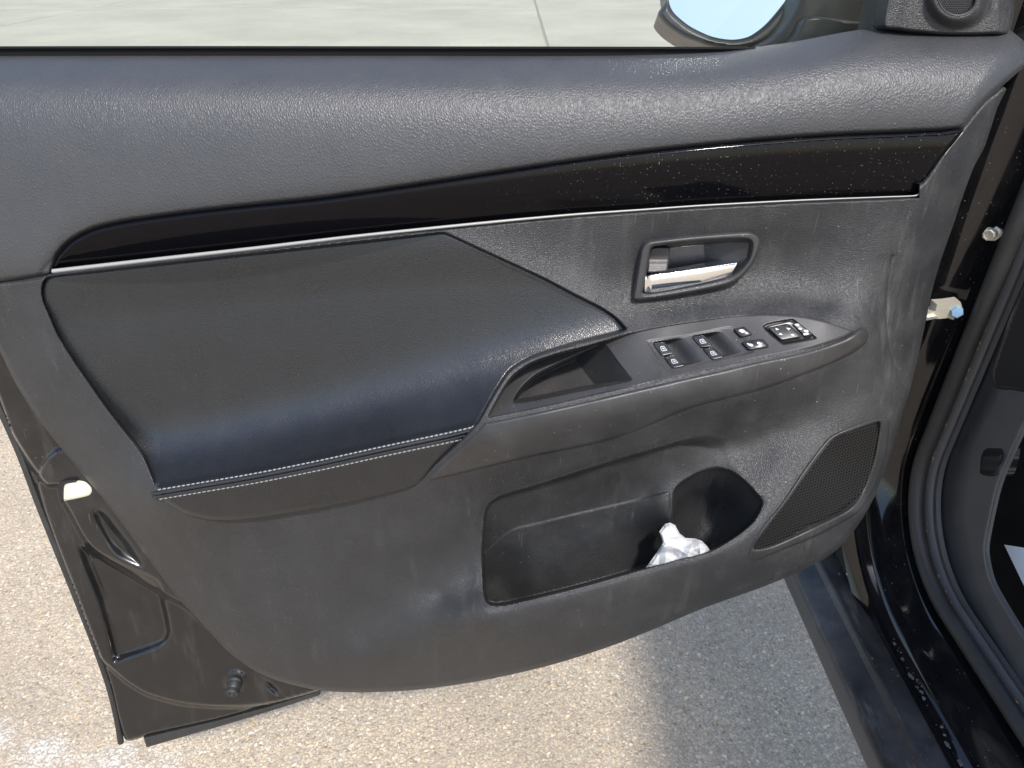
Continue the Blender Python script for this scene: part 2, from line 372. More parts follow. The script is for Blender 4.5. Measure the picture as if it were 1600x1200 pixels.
    hh = math_n(t, 'ADD', math_n(t, 'ADD', gap, math_n(t, 'MULTIPLY', nf.outputs[0], 0.3)), math_n(t, 'MULTIPLY', sep_h, 0.6))
    bp = node(t, 'ShaderNodeBump', i_Strength=0.55, i_Distance=0.002); L(hh, bp.inputs['Height']); L(bp.outputs[0], b.inputs['Normal'])
    return m
WHITE_Y = 0.50
def concrete_mat():
    m, t, b = new_mat('pale concrete'); L = t.links.new; tc = node(t, 'ShaderNodeTexCoord'); o = tc.outputs['Object']
    n1 = node(t, 'ShaderNodeTexNoise', i_Scale=0.5, i_Detail=9.0, i_Roughness=0.65); L(o, n1.inputs['Vector'])
    n2 = node(t, 'ShaderNodeTexNoise', i_Scale=14.0, i_Detail=6.0, i_Roughness=0.7); L(o, n2.inputs['Vector'])
    c = mixc(t, ramp(t, n1.outputs[0], 0.35, 0.7), (0.25, 0.235, 0.19), (0.355, 0.335, 0.275))
    c = mixc(t, math_n(t, 'MULTIPLY', ramp(t, n2.outputs[0], 0.3, 0.7), 0.3), c, (0.20, 0.19, 0.16))
    L(c, b.inputs['Base Color']); b.inputs['Roughness'].default_value = 0.9
    bp = node(t, 'ShaderNodeBump', i_Strength=0.3, i_Distance=0.004); L(n2.outputs[0], bp.inputs['Height']); L(bp.outputs[0], b.inputs['Normal'])
    return m
M['asphalt'] = asphalt_mat(); M['concrete'] = concrete_mat()

# ------------------------------------------------------------ ground and far pavement
g = mesh_obj('ground', [(-400, -400, 0), (400, -400, 0), (400, 400, 0), (-400, 400, 0)], [[0, 1, 2, 3]], M['asphalt']); props(g, 'pale worn aggregate asphalt under the opened car door', 'ground', kind='structure')
pv = mesh_obj('pavement', [(-60, 5.6, 0.004), (60, 5.6, 0.004), (60, 90, 0.004), (-60, 90, 0.004)], [[0, 1, 2, 3]], plain('joint filler', (0.2, 0.19, 0.16), 0.9)); props(pv, 'pale concrete slab pavement seen through the door window', 'pavement', kind='structure')
slab_me = None
SX, SY = 7.6, 7.9
for ix in range(-4, 4):
    for iy in range(0, 5):
        if slab_me is None:
            a, bb = SX/2-0.012, SY/2-0.012
            so_ = mesh_obj('slab', [(-a, -bb, 0), (a, -bb, 0), (a, bb, 0), (-a, bb, 0), (-a+.01, -bb+.01, .014), (a-.01, -bb+.01, .014), (a-.01, bb-.01, .014), (-a+.01, bb-.01, .014)],
                           [[4, 5, 6, 7], [0, 1, 5, 4], [1, 2, 6, 5], [2, 3, 7, 6], [3, 0, 4, 7]], M['concrete'], sharp=20)
            slab_me = so_.data
        else:
            so_ = bpy.data.objects.new('slab', slab_me); COL.objects.link(so_)
        so_.parent = pv; so_.location = (0.42+ix*SX+SX/2, 5.7+iy*SY+SY/2, 0.004)

# ------------------------------------------------------------ the door
car = door = empty('car', (0.55, 0.70, 0.0), 'black car with its front door wide open showing the grey trim panel and leather insert', 'car')

PAD = [(-45, 87), (0, 87), (200, 86), (400, 86), (600, 86), (800, 87), (960, 86), (1060, 83), (1131, 80), (1168, 75), (1236, 66), (1315, 51), (1378, 42), (1400, 44), (1460, 50), (1500, 51), (1560, 49), (1578, 47), (1600, 64), (1625, 84), (1622, 100), (1600, 106), (1560, 140), (1530, 168), (1508, 199), (1500, 203), (1470, 206), (1400, 209), (1300, 213), (1200, 220), (1100, 229), (1000, 240), (900, 253), (800, 268), (700, 283), (600, 298), (500, 312), (400, 322), (300, 333), (200, 347), (150, 358), (115, 375), (95, 395), (84, 418), (80, 430), (66, 433), (0, 441), (-45, 446)]
def pad_d(x, y):
    """rolled shelf at the window, flat belly, tucked in above the gloss strip"""
    yt = np.interp(x, [-60, 900, 1000, 1080, 1131, 1180, 1236, 1275, 1315, 1350, 1385, 1440, 1640], [86, 86, 85, 82.5, 79, 73, 65, 58, 51.5, 47, 45, 45, 45])
    yb = np.interp(x, [-60, 60, 100, 150, 200, 400, 600, 800, 1000, 1200, 1500], [445, 432, 385, 358, 347, 322, 298, 268, 240, 220, 203])
    t = np.maximum(y-yt, -4)
    return 11-73*np.exp(-t/38.0)-5*np.exp(-np.maximum(yb-y, 0)/16.0)-45*np.clip((x+0.55*(y-100)-1545)/80.0, 0, 2)**1.7
upper = sheet('upper_pad', curve(PAD, 5), lambda x, y: pad_d(x, y)-6, M['pad'], door, step=2.6, roll=9, drop=6, skirt=0.02)
upper['label'] = 'grey grained padded upper door trim below the window'

STRIP_B = [(84, 421), (250, 402), (400, 385), (550, 367), (700, 351), (800, 341), (900, 332), (1000, 325), (1100, 318), (1250, 310), (1380, 305), (1430, 302)]
STRIP_T = [(1505, 204), (1470, 207), (1400, 210), (1300, 214), (1200, 221), (1100, 230), (1000, 241), (900, 254), (800, 269), (700, 284), (600, 299), (500, 313), (400, 323), (300, 334), (200, 348), (150, 359), (115, 376), (95, 396), (86, 412)]
def strip_d(x, y):
    xb, yb = np.array(STRIP_B).T; xt, yt = np.array(STRIP_T)[::-1].T
    b = np.interp(x, xb, yb); tt = np.interp(x, xt, yt); s = np.clip((y-tt)/np.maximum(b-tt, 4), 0, 1)
    return -2 + 3.2*np.sin(np.pi*np.clip(s*0.92+0.08, 0, 1)) - 9*s + 4
gl = sheet('gloss_strip', curve(STRIP_B+[(1440, 297), (1455, 272), (1480, 238)]+[(x, y-1.5) for x, y in STRIP_T], 5), strip_d, M['gloss'], door, step=1.5, roll=6, drop=3, skirt=0.01)
gl['label'] = 'glossy piano black decorative strip with dust'
SIL = [(83, 424)]+[(x, y+3.0) for x, y in STRIP_B[1:-1]]+[(1428, 306), (1438, 302), (1446, 291), (1460, 268), (1480, 236), (1504, 207)]
pth = curve(SIL, 8, closed=False)
wd = np.interp(pth[:, 0], [83, 300, 700, 1000, 1430, 1500], [.0024, .0022, .0015, .0009, .0007, .0007])
tube('silver_edge', DOOR.at(pth[:, 0], pth[:, 1], np.full(len(pth), -0.0005)), wd, M['silver'], door, seg=10)

# --- leather insert
INS = [(72, 431), (150, 421), (300, 404), (500, 382), (600, 371), (690, 361), (700, 363), (750, 386), (800, 409), (850, 432), (900, 458), (940, 478), (962, 492), (975, 505), (981, 516), (960, 524), (920, 534), (870, 548), (830, 562), (800, 580), (785, 600), (770, 625), (757, 648), (750, 660), (735, 678), (710, 702), (680, 730), (662, 750), (645, 762), (600, 773), (520, 790), (420, 806), (365, 812), (325, 811), (290, 802), (262, 786), (244, 766), (235, 745), (222, 715), (200, 685), (165, 640), (137, 600), (115, 568), (90, 528), (73, 490), (65, 470), (63, 450)]
INS_C = curve(INS, 5)
FOLD_X = [60, 150, 250, 350, 450, 550, 650, 750, 850, 950, 1000]; FOLD_Y = [706, 706, 700, 682, 659, 633, 604, 573, 545, 520, 508]
SEAM_X = [60, 245, 300, 400, 500, 600, 700, 752, 850, 1000]; SEAM_Y = [800, 768, 760, 743, 723, 701, 680, 668, 648, 618]
def ins_base(x, y):
    """upright wall that sweeps out into the armrest shelf, then drops below the seam"""
    yf = np.interp(x, FOLD_X, FOLD_Y); ys = np.interp(x, SEAM_X, SEAM_Y); H = np.interp(x, [100, 300, 700, 850], [56, 60, 66, 74])
    u = np.minimum((y-yf)/(ys-yf), 1.0); k = 4.2
    return -3+H*np.log1p(np.exp(k*u))/np.log1p(math.exp(k))-0.10*np.maximum(y-ys, 0)+3*sstep(400+0.0*x-y+np.interp(x, [60, 700], [70, 10]), -40, 40)
SEAM = curve([(238, 770), (252, 768), (300, 760), (400, 743), (500, 723), (600, 701), (700, 680), (752, 668)], 6, closed=False)
def ins_d(x, y):
    s = line_dist(x, y, SEAM)
    return ins_base(x, y) + 1.6*np.exp(-((s+5)/5.0)**2) - 1.6*np.exp(-((s-5)/6.0)**2)
ins = sheet('leather_insert', INS_C, ins_d, M['leather'], door, step=1.5, roll=8, drop=3, skirt=0.02)
ins['label'] = 'dark bluish black leather insert with stitched armrest shelf'
def stitches(name, off, gap, ln, rad):
    p = SEAM; T = np.gradient(p, axis=0); T /= np.linalg.norm(T, axis=1)[:, None]; Nn = np.stack([-T[:, 1], T[:, 0]], 1)
    q = p+Nn*off; s = np.concatenate([[0], np.cumsum(np.linalg.norm(np.diff(q, axis=0), axis=1))])
    V = []; Fc = []
    for k in np.arange(9, s[-1]-8, gap):
        ring = []
        for u, rr in ((0, .35), (.2, .9), (.5, 1.1), (.8, .9), (1, .35)):
            a = k+u*ln; x = np.interp(a, s, q[:, 0]); y = np.interp(a, s, q[:, 1]); d = ins_d(np.array([x]), np.array([y]))/1000
            c = DOOR.at(np.array([x]), np.array([y]), d+0.0003)[0]
            c2 = DOOR.at(np.array([x]), np.array([y+1.0]), d+0.0003)[0]-c; c2 /= np.linalg.norm(c2)
            ring.append([c+rad*rr*(math.cos(t)*c2+math.sin(t)*DOOR.n) for t in np.linspace(0, 2*math.pi, 6, endpoint=False)])
        b0 = len(V)
        for r_ in ring: V += r_
        for i in range(4):
            for j in range(6): Fc.append([b0+i*6+j, b0+i*6+(j+1) % 6, b0+(i+1)*6+(j+1) % 6, b0+(i+1)*6+j])
        Fc.append([b0+j for j in range(6)][::-1]); Fc.append([b0+24+j for j in range(6)])
    o = mesh_obj(name, V, Fc, M['thread'], ins); o['kind'] = 'stuff'; return o
def piping(off, rad, lift):
    p = SEAM; T = np.gradient(p, axis=0); T /= np.linalg.norm(T, axis=1)[:, None]; q = p+np.stack([-T[:, 1], T[:, 0]], 1)*off
    tube('piping', DOOR.at(q[:, 0], q[:, 1], ins_d(q[:, 0], q[:, 1])/1000+lift), rad, M['leather'], ins, seg=10)
piping(1.0, 0.0019, 0.0); piping(6.5, 0.0015, 0.0)
stitches('stitching', -3.5, 7.6, 5.6, 0.00075)
stitches('stitching', 11.5, 7.6, 5.8, 0.00055)

# --- main moulded trim panel
TRIM = [(-45, 445), (0, 440), (66, 431), (150, 400), (500, 360), (900, 320), (1400, 295), (1440, 285), (1480, 225), (1500, 203), (1535, 160), (1566, 136), (1572, 140), (1558, 170), (1539, 228), (1521, 262), (1503, 311), (1490, 350), (1475, 392), (1463, 430), (1454, 465), (1446, 505), (1438, 543), (1428, 585), (1420, 616), (1410, 645), (1398, 690), (1384, 730), (1368, 772), (1352, 803), (1332, 832), (1304, 862), (1270, 883), (1200, 914), (1100, 950), (1000, 992), (930, 1018), (850, 1042), (750, 1064), (650, 1078), (560, 1082), (493, 1078), (432, 1063), (393, 1045), (355, 1017), (319, 978), (283, 940), (252, 900), (225, 864), (194, 822), (167, 786), (123, 734), (65, 662), (25, 600), (0, 550), (-45, 480)]
base_pts = [(-40, 460, -8), (0, 480, -8), (30, 460, -3), (60, 520, -2), (100, 600, -2), (0, 530, -22), (30, 580, -18), (60, 630, -18), (25, 600, -30), (65, 662, -30), (150, 690, 3), (182, 680, 9), (210, 722, 22), (228, 755, 40), (245, 792, 46), (120, 600, 1), (110, 680, -16), (123, 734, -30), (165, 740, 2), (195, 755, 22), (215, 790, 28), (190, 800, 4), (167, 786, -16),
    (230, 830, 18), (194, 822, -14), (225, 864, -14), (300, 822, 38), (300, 860, 26), (270, 880, 8), (283, 940, -10), (400, 840, 30), (500, 830, 34), (600, 805, 40), (660, 775, 50), (400, 920, 22), (500, 900, 27), (600, 880, 30), (340, 980, 4), (355, 1017, -4), (420, 1030, 6), (432, 1063, -2), (500, 1000, 18), (560, 1075, 6), (600, 955, 25), (620, 995, 38), (650, 1020, 40), (650, 1075, 14), (560, 995, 22), (560, 1025, 30), (680, 900, 32), (690, 830, 40), (725, 860, 33), (735, 800, 40), (740, 900, 38), (690, 930, 33), (695, 968, 58), (740, 945, 66), (755, 900, 46), (746, 920, 48), (720, 962, 68),
    (760, 955, 80), (850, 938, 85), (950, 915, 87), (1050, 885, 88), (1112, 866, 87), (1150, 848, 84), (1185, 812, 78), (800, 1000, 70), (800, 1050, 46), (950, 970, 78), (950, 1005, 56), (1100, 915, 80), (1100, 945, 60), (1200, 885, 74), (1200, 912, 56), (1270, 862, 66), (1272, 880, 52), (720, 1060, 28), (720, 1010, 52),
    (757, 662, 79), (800, 655, 82), (900, 633, 82), (1000, 610, 79), (1100, 588, 73), (1200, 566, 64), (1280, 548, 52), (1345, 520, 36), (760, 690, 82), (850, 672, 85), (950, 648, 84), (1050, 625, 80), (1150, 605, 72), (1250, 578, 58), (1330, 550, 40),
    (700, 735, 62), (690, 765, 54), (800, 720, 76), (900, 700, 74), (1000, 672, 72), (1100, 640, 66), (1200, 618, 56), (1300, 595, 42), (750, 768, 52), (775, 765, 52), (850, 745, 56), (950, 712, 57), (1050, 682, 56), (1150, 655, 50), (1250, 635, 42), (1320, 620, 34),
    (1140, 692, 27), (1180, 682, 29), (1220, 668, 33), (1265, 655, 36), (1150, 722, 37), (1195, 730, 47), (1215, 700, 42), (1205, 785, 70), (1240, 735, 58), (1265, 700, 50), (1300, 668, 42),
    (1180, 870, 80), (1220, 830, 72), (1280, 760, 58), (1330, 690, 42), (1385, 655, 24), (1345, 800, 44), (1275, 842, 66), (1390, 700, 14), (1365, 772, 14), (1330, 832, 34), (1400, 620, 16), (1418, 615, 4), (1398, 690, -2),
    (720, 355, 2), (800, 345, 3), (1000, 330, 5), (1200, 316, 5), (1400, 308, 4), (850, 400, 0), (950, 400, -1), (1000, 480, 3), (960, 470, 0), (1000, 507, 20), (1100, 350, 2), (1100, 492, 20), (1100, 472, 2), (1200, 350, 2), (1200, 460, 0), (1200, 486, 23), (1200, 472, 8), (1290, 470, 5), (1290, 494, 33), (1050, 478, 2), (1050, 500, 20), (1150, 466, 1), (1150, 488, 21), (1250, 464, 2), (1250, 488, 28), (1300, 440, 2), (1335, 500, 34), (1345, 485, 20), (1380, 480, 6), (1380, 520, 14), (1300, 350, 2), (1390, 400, 2), (1390, 560, 16),
    (1450, 330, -3), (1430, 420, -6), (1420, 520, -4), (1490, 250, -5), (1530, 180, -10), (1560, 150, -18), (1539, 228, -30), (1503, 311, -28), (1475, 392, -26), (1454, 465, -24), (1438, 543, -18)]
trim_base = TPS(base_pts, lam=0.09)
POCKET = curve([(757, 800), (766, 784), (785, 773), (850, 754), (950, 722), (1060, 690), (1100, 680), (1135, 684), (1150, 705), (1160, 740), (1178, 764), (1190, 786), (1190, 797), (1178, 815), (1150, 839), (1112, 859), (1060, 875), (1000, 891), (900, 919), (800, 943), (773, 946), (759, 939), (754, 910), (753, 850)], 6)
BOWL = curve([(1052, 768), (1063, 754), (1091, 737), (1118, 729), (1143, 735), (1165, 751), (1190, 779), (1191, 791), (1177, 816), (1149, 839), (1113, 860), (1075, 871), (1060, 860), (1066, 838), (1050, 816), (1051, 792)], 6)
pocket_d = TPS([(775, 800, 26), (850, 765, 34), (950, 735, 36), (1050, 705, 34), (1100, 700, 28), (1135, 700, 29), (1150, 725, 38), (1170, 745, 44), (1120, 722, 32), (1080, 738, 28), (820, 815, 16), (920, 790, 14), (1010, 768, 18), (800, 850, 6), (780, 900, -14), (765, 930, -16), (800, 930, -14), (830, 915, 0), (900, 870, 6), (950, 830, 8), (990, 800, 12), (1030, 785, 34), (1045, 772, 34), (1047, 790, 36), (1040, 808, 32), (1015, 815, 16), (1025, 830, 4), (960, 890, 2), (1000, 870, -4), (1040, 850, -8), (1180, 790, 66), (1150, 830, 50), (1060, 872, 0)], lam=0.02)
bowl_d = TPS([(1058, 775, 10), (1075, 752, 16), (1118, 735, 26), (1150, 748, 26), (1185, 785, 34), (1170, 815, 20), (1090, 780, -12), (1125, 785, -14), (1110, 820, -18), (1070, 820, -10), (1140, 830, 0), (1085, 860, -14)], lam=0.02)
LEDGE = curve([(772, 850), (785, 838), (805, 826), (830, 820), (900, 803), (1000, 780), (1045, 768)], 6, closed=False)
BEZ_O = curve([(989, 465), (991.5, 453), (1001.5, 393), (1007, 382), (1017, 376.5), (1081, 369), (1145, 364), (1171, 363), (1184, 369), (1188, 379), (1184, 396), (1174, 416), (1157, 435), (1135, 446), (1095, 455), (1037.5, 465), (1001.5, 469.5), (992, 469)], 6)
BEZ_I = curve([(1004, 457), (1011, 422), (1017, 390), (1023, 385), (1081, 378), (1138, 374), (1165, 374), (1173, 377), (1175, 386), (1170, 405), (1157, 422), (1138, 436), (1095, 446.5), (1037, 457), (1008, 460)], 6)
PANEL = [(757, 655), (768, 632), (785, 602), (802, 581), (830, 563), (870, 549), (920, 536), (980, 518), (1040, 506), (1100, 497), (1150, 491), (1200, 489), (1250, 492), (1290, 500), (1322, 511), (1334, 517), (1320, 527), (1280, 541), (1240, 551), (1180, 563), (1120, 577), (1060, 590), (1000, 604), (940, 618), (880, 632), (820, 645), (775, 654), (762, 657)]
PANEL_C = curve(PANEL, 5)
SPK_O = curve([(1169, 869), (1176, 849), (1190, 825), (1220, 787), (1247, 746), (1275, 707), (1297, 682), (1330, 666), (1366, 654), (1385, 652), (1391, 661), (1385, 710), (1369, 759), (1347, 795), (1325, 812), (1275, 839), (1220, 861), (1187, 875), (1173, 876)], 6)
SPK_I = curve([(1177, 857), (1192, 834), (1234, 779), (1275, 721), (1302, 687), (1330, 675), (1371, 660), (1375, 664), (1366, 718), (1347, 770), (1325, 797), (1275, 822), (1206, 853)], 6)
CREASE = curve([(1395, 400), (1388, 440), (1385, 500), (1392, 550), (1405, 588), (1420, 620)], 6, closed=False)
def trim_d(x, y):
    d = trim_base(x, y)
    s = inside(x, y, POCKET)
    led = line_dist(x, y, LEDGE)
    pd = pocket_d(x, y) + np.where((x < 1046), 2.0*sstep(led, -1.5, 1.5), 0)
    soft = np.interp(x, [1060, 1105], [4.0, 22.0])*(y < 760)+4.0*(y >= 760)
    w = sstep(s, 0, soft); d = d*(1-w)+pd*w
    w = sstep(inside(x, y, BOWL), 0, 4.5); d = d*(1-w)+bowl_d(x, y)*w
    d -= 2.2*np.exp(-((s+0)/7.0)**2)*(s < 0.5)*np.where(y < 775, 1-sstep(x, 1020, 1080), 1.0)                        # softened rim
    for poly, fn, low, a, b_ in ((INS_C, ins_d, 14, 1.5, 7), (PANEL_C, pan_d, 10, 3, 9)):      # the shell dips under the parts fitted into it
        s = inside(x, y, poly); k = s > 0; under = d.copy(); under[k] = np.minimum(d[k]-3, fn(x[k], y[k])-low)
        w = sstep(s, a, b_); d = d*(1-w)+under*w
    d -= 60*sstep(inside(x, y, BEZ_O), 3, 8)
    d -= 14*sstep(inside(x, y, SPK_O), 3, 8)
    b = np.interp(x, [p[0] for p in STRIP_B], [p[1] for p in STRIP_B])
    w = sstep(b+8-y, 0, 5)*(x < 1436); d = d*(1-w)+np.minimum(d-4, -22)*w
    d -= 1.3*np.exp(-(line_dist(x, y, CREASE)/2.0)**2)
    return d
# --- smooth armrest face
CAP = curve([(757, 659), (765, 658), (820, 647), (880, 634), (940, 620), (1000, 606), (1060, 592), (1120, 579), (1180, 565), (1240, 553), (1280, 543), (1320, 529), (1336, 519), (1345, 513), (1353, 514), (1357, 523), (1351, 538), (1332, 553), (1295, 572), (1200, 608), (1110, 631), (1060, 647), (1000, 673), (940, 693), (830, 716), (690, 749), (668, 752), (685, 731), (715, 703), (738, 680), (751, 666)], 5)
def cap_d(x, y): return trim_base(x, y)+2.2+4.5*np.exp(-((x-1340)/40.0)**2-((y-525)/22.0)**2)
sheet('armrest_face', CAP, cap_d, M['smooth'], door, step=1.6, roll=7, drop=3.6, skirt=0.012)

# --- switch panel on the armrest
pan_base = TPS([(757, 655, 78), (768, 632, 62), (785, 602, 44), (802, 581, 33), (830, 563, 25), (870, 549, 20), (920, 536, 17), (980, 518, 22), (1040, 506, 22), (1100, 497, 22), (1200, 489, 26), (1250, 492, 31), (1290, 500, 37), (1334, 517, 40), (1280, 541, 54), (1180, 563, 66), (1060, 590, 76), (1000, 604, 79), (880, 632, 82), (800, 648, 82), (1150, 527, 42), (1050, 550, 44), (1230, 520, 42)], lam=0.05)
CUP = curve([(801, 629), (812, 607), (835, 585), (870, 567), (930, 541), (944, 535), (952, 545), (970, 570), (988, 592), (975, 598), (900, 613), (830, 627)], 6)
WELLS = [np.array([(1020, 535), (1070, 526), (1104, 564), (1052, 575)], float), np.array([(1081, 525), (1129, 516), (1164, 550), (1113, 562)], float)]
MIRS = curve([(1191, 509), (1236, 498), (1241, 499), (1276, 527), (1274, 530), (1226, 539), (1221, 538)], 4)
BLOCK = curve([(1010, 535), (1013, 531), (1071, 523), (1135, 510), (1150, 513), (1178, 547), (1176, 552), (1100, 569), (1045, 579), (1038, 577)], 4)
def pan_d(x, y):
    d = pan_base(x, y)
    s = inside(x, y, CUP); rightline = (x-945)-(y-535)*(43/57.0)      # slope on the front wall of the cup
    dep = np.minimum(sstep(s, 0, 7), np.clip(-rightline/66.0, 0, 1))
    d = d - 46*dep*(s > 0)
    d = d - 0.9*sstep(inside(x, y, BLOCK), 0, 3)
    for w in WELLS:
        s = inside(x, y, w); a, b_, c, e = w
        # 0 at the switch side, 1 at the far (right) side
        lx = a[0]+(y-a[1])*(e[0]-a[0])/(e[1]-a[1]); rx = b_[0]+(y-b_[1])*(c[0]-b_[0])/(c[1]-b_[1])
        f = np.clip((x-lx)/np.maximum(rx-lx, 1), 0, 1)
        d = d - 13*sstep(s, 0, 3.5)*(1-sstep(f, 0.30, 1.0))*(s > 0)
    d = d - 3.0*sstep(inside(x, y, MIRS), 0, 2.5)
    return d
trim = sheet('trim_panel', curve(TRIM, 5), trim_d, M['trim'], door, step=1.8, roll=8, drop=7, skirt=0.03, sharp=60)
trim['label'] = 'grained dark grey plastic door trim with bottle pocket'

panel = sheet('switch_panel', PANEL_C, pan_d, M['bezel'], door, step=1.05, roll=5, drop=2.5, skirt=0.025, sharp=50)
panel['label'] = 'smooth dark grey window switch panel with pull cup'

def bil(c, s, t):
    a, b, cc, d = [np.array(k, float) for k in c]
    return a*(1-s)*(1-t)+b*s*(1-t)+cc*s*t+d*(1-s)*t
def rounded(n=4, r=0.14):
    out = []
    for cx, cy, a0 in ((r, r, 180), (1-r, r, 270), (1-r, 1-r, 0), (r, 1-r, 90)):
        for k in range(n): a = math.radians(a0+90*k/(n-1)); out.append((cx+r*math.cos(a), cy+r*math.sin(a)))
    return out
def switch(name, c, h, glyphs, tilt=0.0, label=None, mats=None, parent=None, dome=0.0):
    """one key: bevelled rounded body with its white print"""
    ring = rounded(); V = []; Fc = []; mi = []
    dd = lambda s, t: float(pan_base(np.array([bil(c, .5, .5)[0]]), np.array([bil(c, .5, .5)[1]]))[0])
    def pt(s, t, hh):
        q = bil(c, s, t); return DOOR.at(q[0:1], q[1:2], (pan_base(q[0:1], q[1:2])+hh+tilt*(s-0.5))/1000)[0]
    n = len(ring)
    for inset, hh in ((0.0, -9), (0.0, h*0.45), (0.03, h*0.8), (0.09, h)):
        for s, t in ring: V.append(pt(inset+s*(1-2*inset), inset+t*(1-2*inset), hh))
    for k in range(3):
        for i in range(n):
            j = (i+1) % n; Fc.append([k*n+i, k*n+j, (k+1)*n+j, (k+1)*n+i]); mi.append(0)
    Fc.append([3*n+i for i in range(n)]); mi.append(0)
    for gset in glyphs:
        b0 = len(V)
        for s, t in gset: V.append(pt(s, t, h+0.35))
        Fc.append(list(range(b0, b0+len(gset)))); mi.append(1)
    o = mesh_obj(name, V, Fc, mats or [M['button'], M['mark']], parent or panel, mi=mi, sharp=60)
    if label: o['label'] = label
    return o
def tr(gs, cx, cy, sx, sy): return [[(cx+x*sx, cy+y*sy) for x, y in g_] for g_ in gs]
# window symbol: frame of a car window in four bars, and an arrow beneath the glass
WIN = [[(-1, .9), (-1, .1), (-.8, .1), (-.8, .9)], [(-1, .1), (-.45, -.9), (-.3, -.7), (-.8, .12)], [(-.45, -.9), (.9, -.9), (.9, -.68), (-.35, -.68)], [(.7, -.7), (.9, -.7), (.9, .9), (.7, .9)], [(-1, .9), (-1, .7), (.9, .7), (.9, .9)], [(-.35, .1), (.1, -.45), (.5, .1)], [(-.05, .1), (.2, .1), (.2, .5), (-.05, .5)]]
wsw = [[(1020, 536), (1038, 534), (1053, 552), (1034, 556)], [(1037, 558), (1054, 554), (1071, 571), (1051, 575)], [(1081, 526), (1100, 523), (1114, 541), (1095, 543)], [(1098, 545), (1114, 542), (1132, 558), (1113, 562)]]
for c in wsw: switch('window_switch', c, 1.2, tr(WIN, .5, .5, .22, .2))
switch('lock_switch', [(1146, 514), (1163, 510), (1176, 523), (1158, 527)], 3.2, tr([[(-1, -.6), (-.6, -1), (.6, -1), (1, -.4), (1, .8), (-.7, .8)]], .5, .42, .22, .2), label='small square window lockout button')
blob = [(math.cos(a)*1.0, math.sin(a)) for a in np.linspace(0, 2*math.pi, 9)[:-1]]
switch('lock_switch', [(1158, 534), (1192, 529), (1203, 542), (1170, 547)], 3.2, tr([blob], .28, .5, .09, .18)+tr([[(-1, -.2), (-.3, -.2), (-.3, .6), (-1, .6)]], .26, .3, .09, .3)+tr([blob], .68, .44, .09, .18)+tr([[(0, -.4), (1.6, .1), (.6, .9)]], .68, .44, .09, .2), label='wide door lock button with two padlock marks')
mc = [(1191, 509), (1238, 498), (1276, 528), (1223, 539)]
base_key = switch('mirror_switch_base', [(1194, 510), (1237, 500), (1272, 527), (1224, 537)], -2.2, [], label='recessed black mirror control')
knob_c = [(1200, 512), (1231, 505), (1254, 526), (1221, 532)]
arrows = tr([[(0, -1), (.9, .8), (-.9, .8)]], .30, .20, .09, .09)+tr([[(1, 0), (-.8, .9), (-.8, -.9)]], .80, .34, .09, .10)+tr([[(-1, 0), (.8, -.9), (.8, .9)]], .22, .58, .09, .10)+tr([[(0, 1), (.9, -.8), (-.9, -.8)]], .68, .80, .09, .09)
switch('mirror_knob', knob_c, 1.6, arrows, label='mirror adjuster knob with four white arrows')
switch('mirror_selector', [(1238, 506), (1247, 504), (1270, 523), (1259, 526)], -0.8, tr([blob], .5, .14, .30, .08)+tr([blob], .35, .42, .24, .07)+tr([blob], .75, .66, .34, .09)+tr([[(-1, -1), (1, -1), (1, 1), (-1, 1)]], .35, .84, .35, .06))

# --- inner door handle
def bez_d(x, y): return 7.0+np.interp(x, [990, 1180], [1, -1])
bez = sheet('handle_bezel', BEZ_O, bez_d, M['bezel'], door, step=1.2, roll=4, drop=3, skirt=0.03, holes=[BEZ_I])
bez['label'] = 'rounded dark bezel round the inner door handle'
def rec_d(x, y):
    s = inside(x, y, BEZ_I); dep = np.interp(x, [1000, 1100, 1135, 1176], [34, 34, 20, 3])
    return 4-dep*sstep(s, -2, 5)
big = np.array([BEZ_I.mean(0)+(p-BEZ_I.mean(0))*1.035 for p in BEZ_I])
sheet('handle_recess', big, rec_d, M['smooth'], bez, step=1.3, skirt=0.002)
LEV = curve([(1007, 429), (1020, 427.5), (1045, 425), (1095, 416.5), (1130, 411), (1153, 407.5), (1152, 415), (1143, 430), (1135, 435), (1095, 444.5), (1037, 456), (1009, 458.5), (1005.5, 454), (1006, 440)], 5)
def lev_d(x, y):
    yt = np.interp(x, [1007, 1153], [429, 408]); yb = np.interp(x, [1007, 1095, 1143], [458, 445, 431]); s = np.clip((y-yt)/(yb-yt+1e-3), 0, 1)
    return 5+1.6*np.sin(math.pi*np.clip(s, 0, 1)*0.9)-6*sstep(-s, -0.10, 0)-2.0*s-3.0*sstep(1018-x, 0, 10)+np.interp(x, [1007, 1150], [1, -4])
sheet('handle_lever', LEV, lev_d, M['chrome'], bez, step=0.9, roll=2.5, drop=2, skirt=0.012)
TAB = curve([(1017, 389), (1046, 387), (1047, 392), (1043, 421), (1040, 424), (1012, 426), (1011.5, 422)], 4)
def tab_d(x, y): return -4-5*np.exp(-((y-404)/9)**2)+np.interp(y, [418, 424], [0, 2])
sheet('lock_tab', TAB, tab_d, M['bezel'], bez, step=1.0, roll=2.5, drop=2, skirt=0.02)

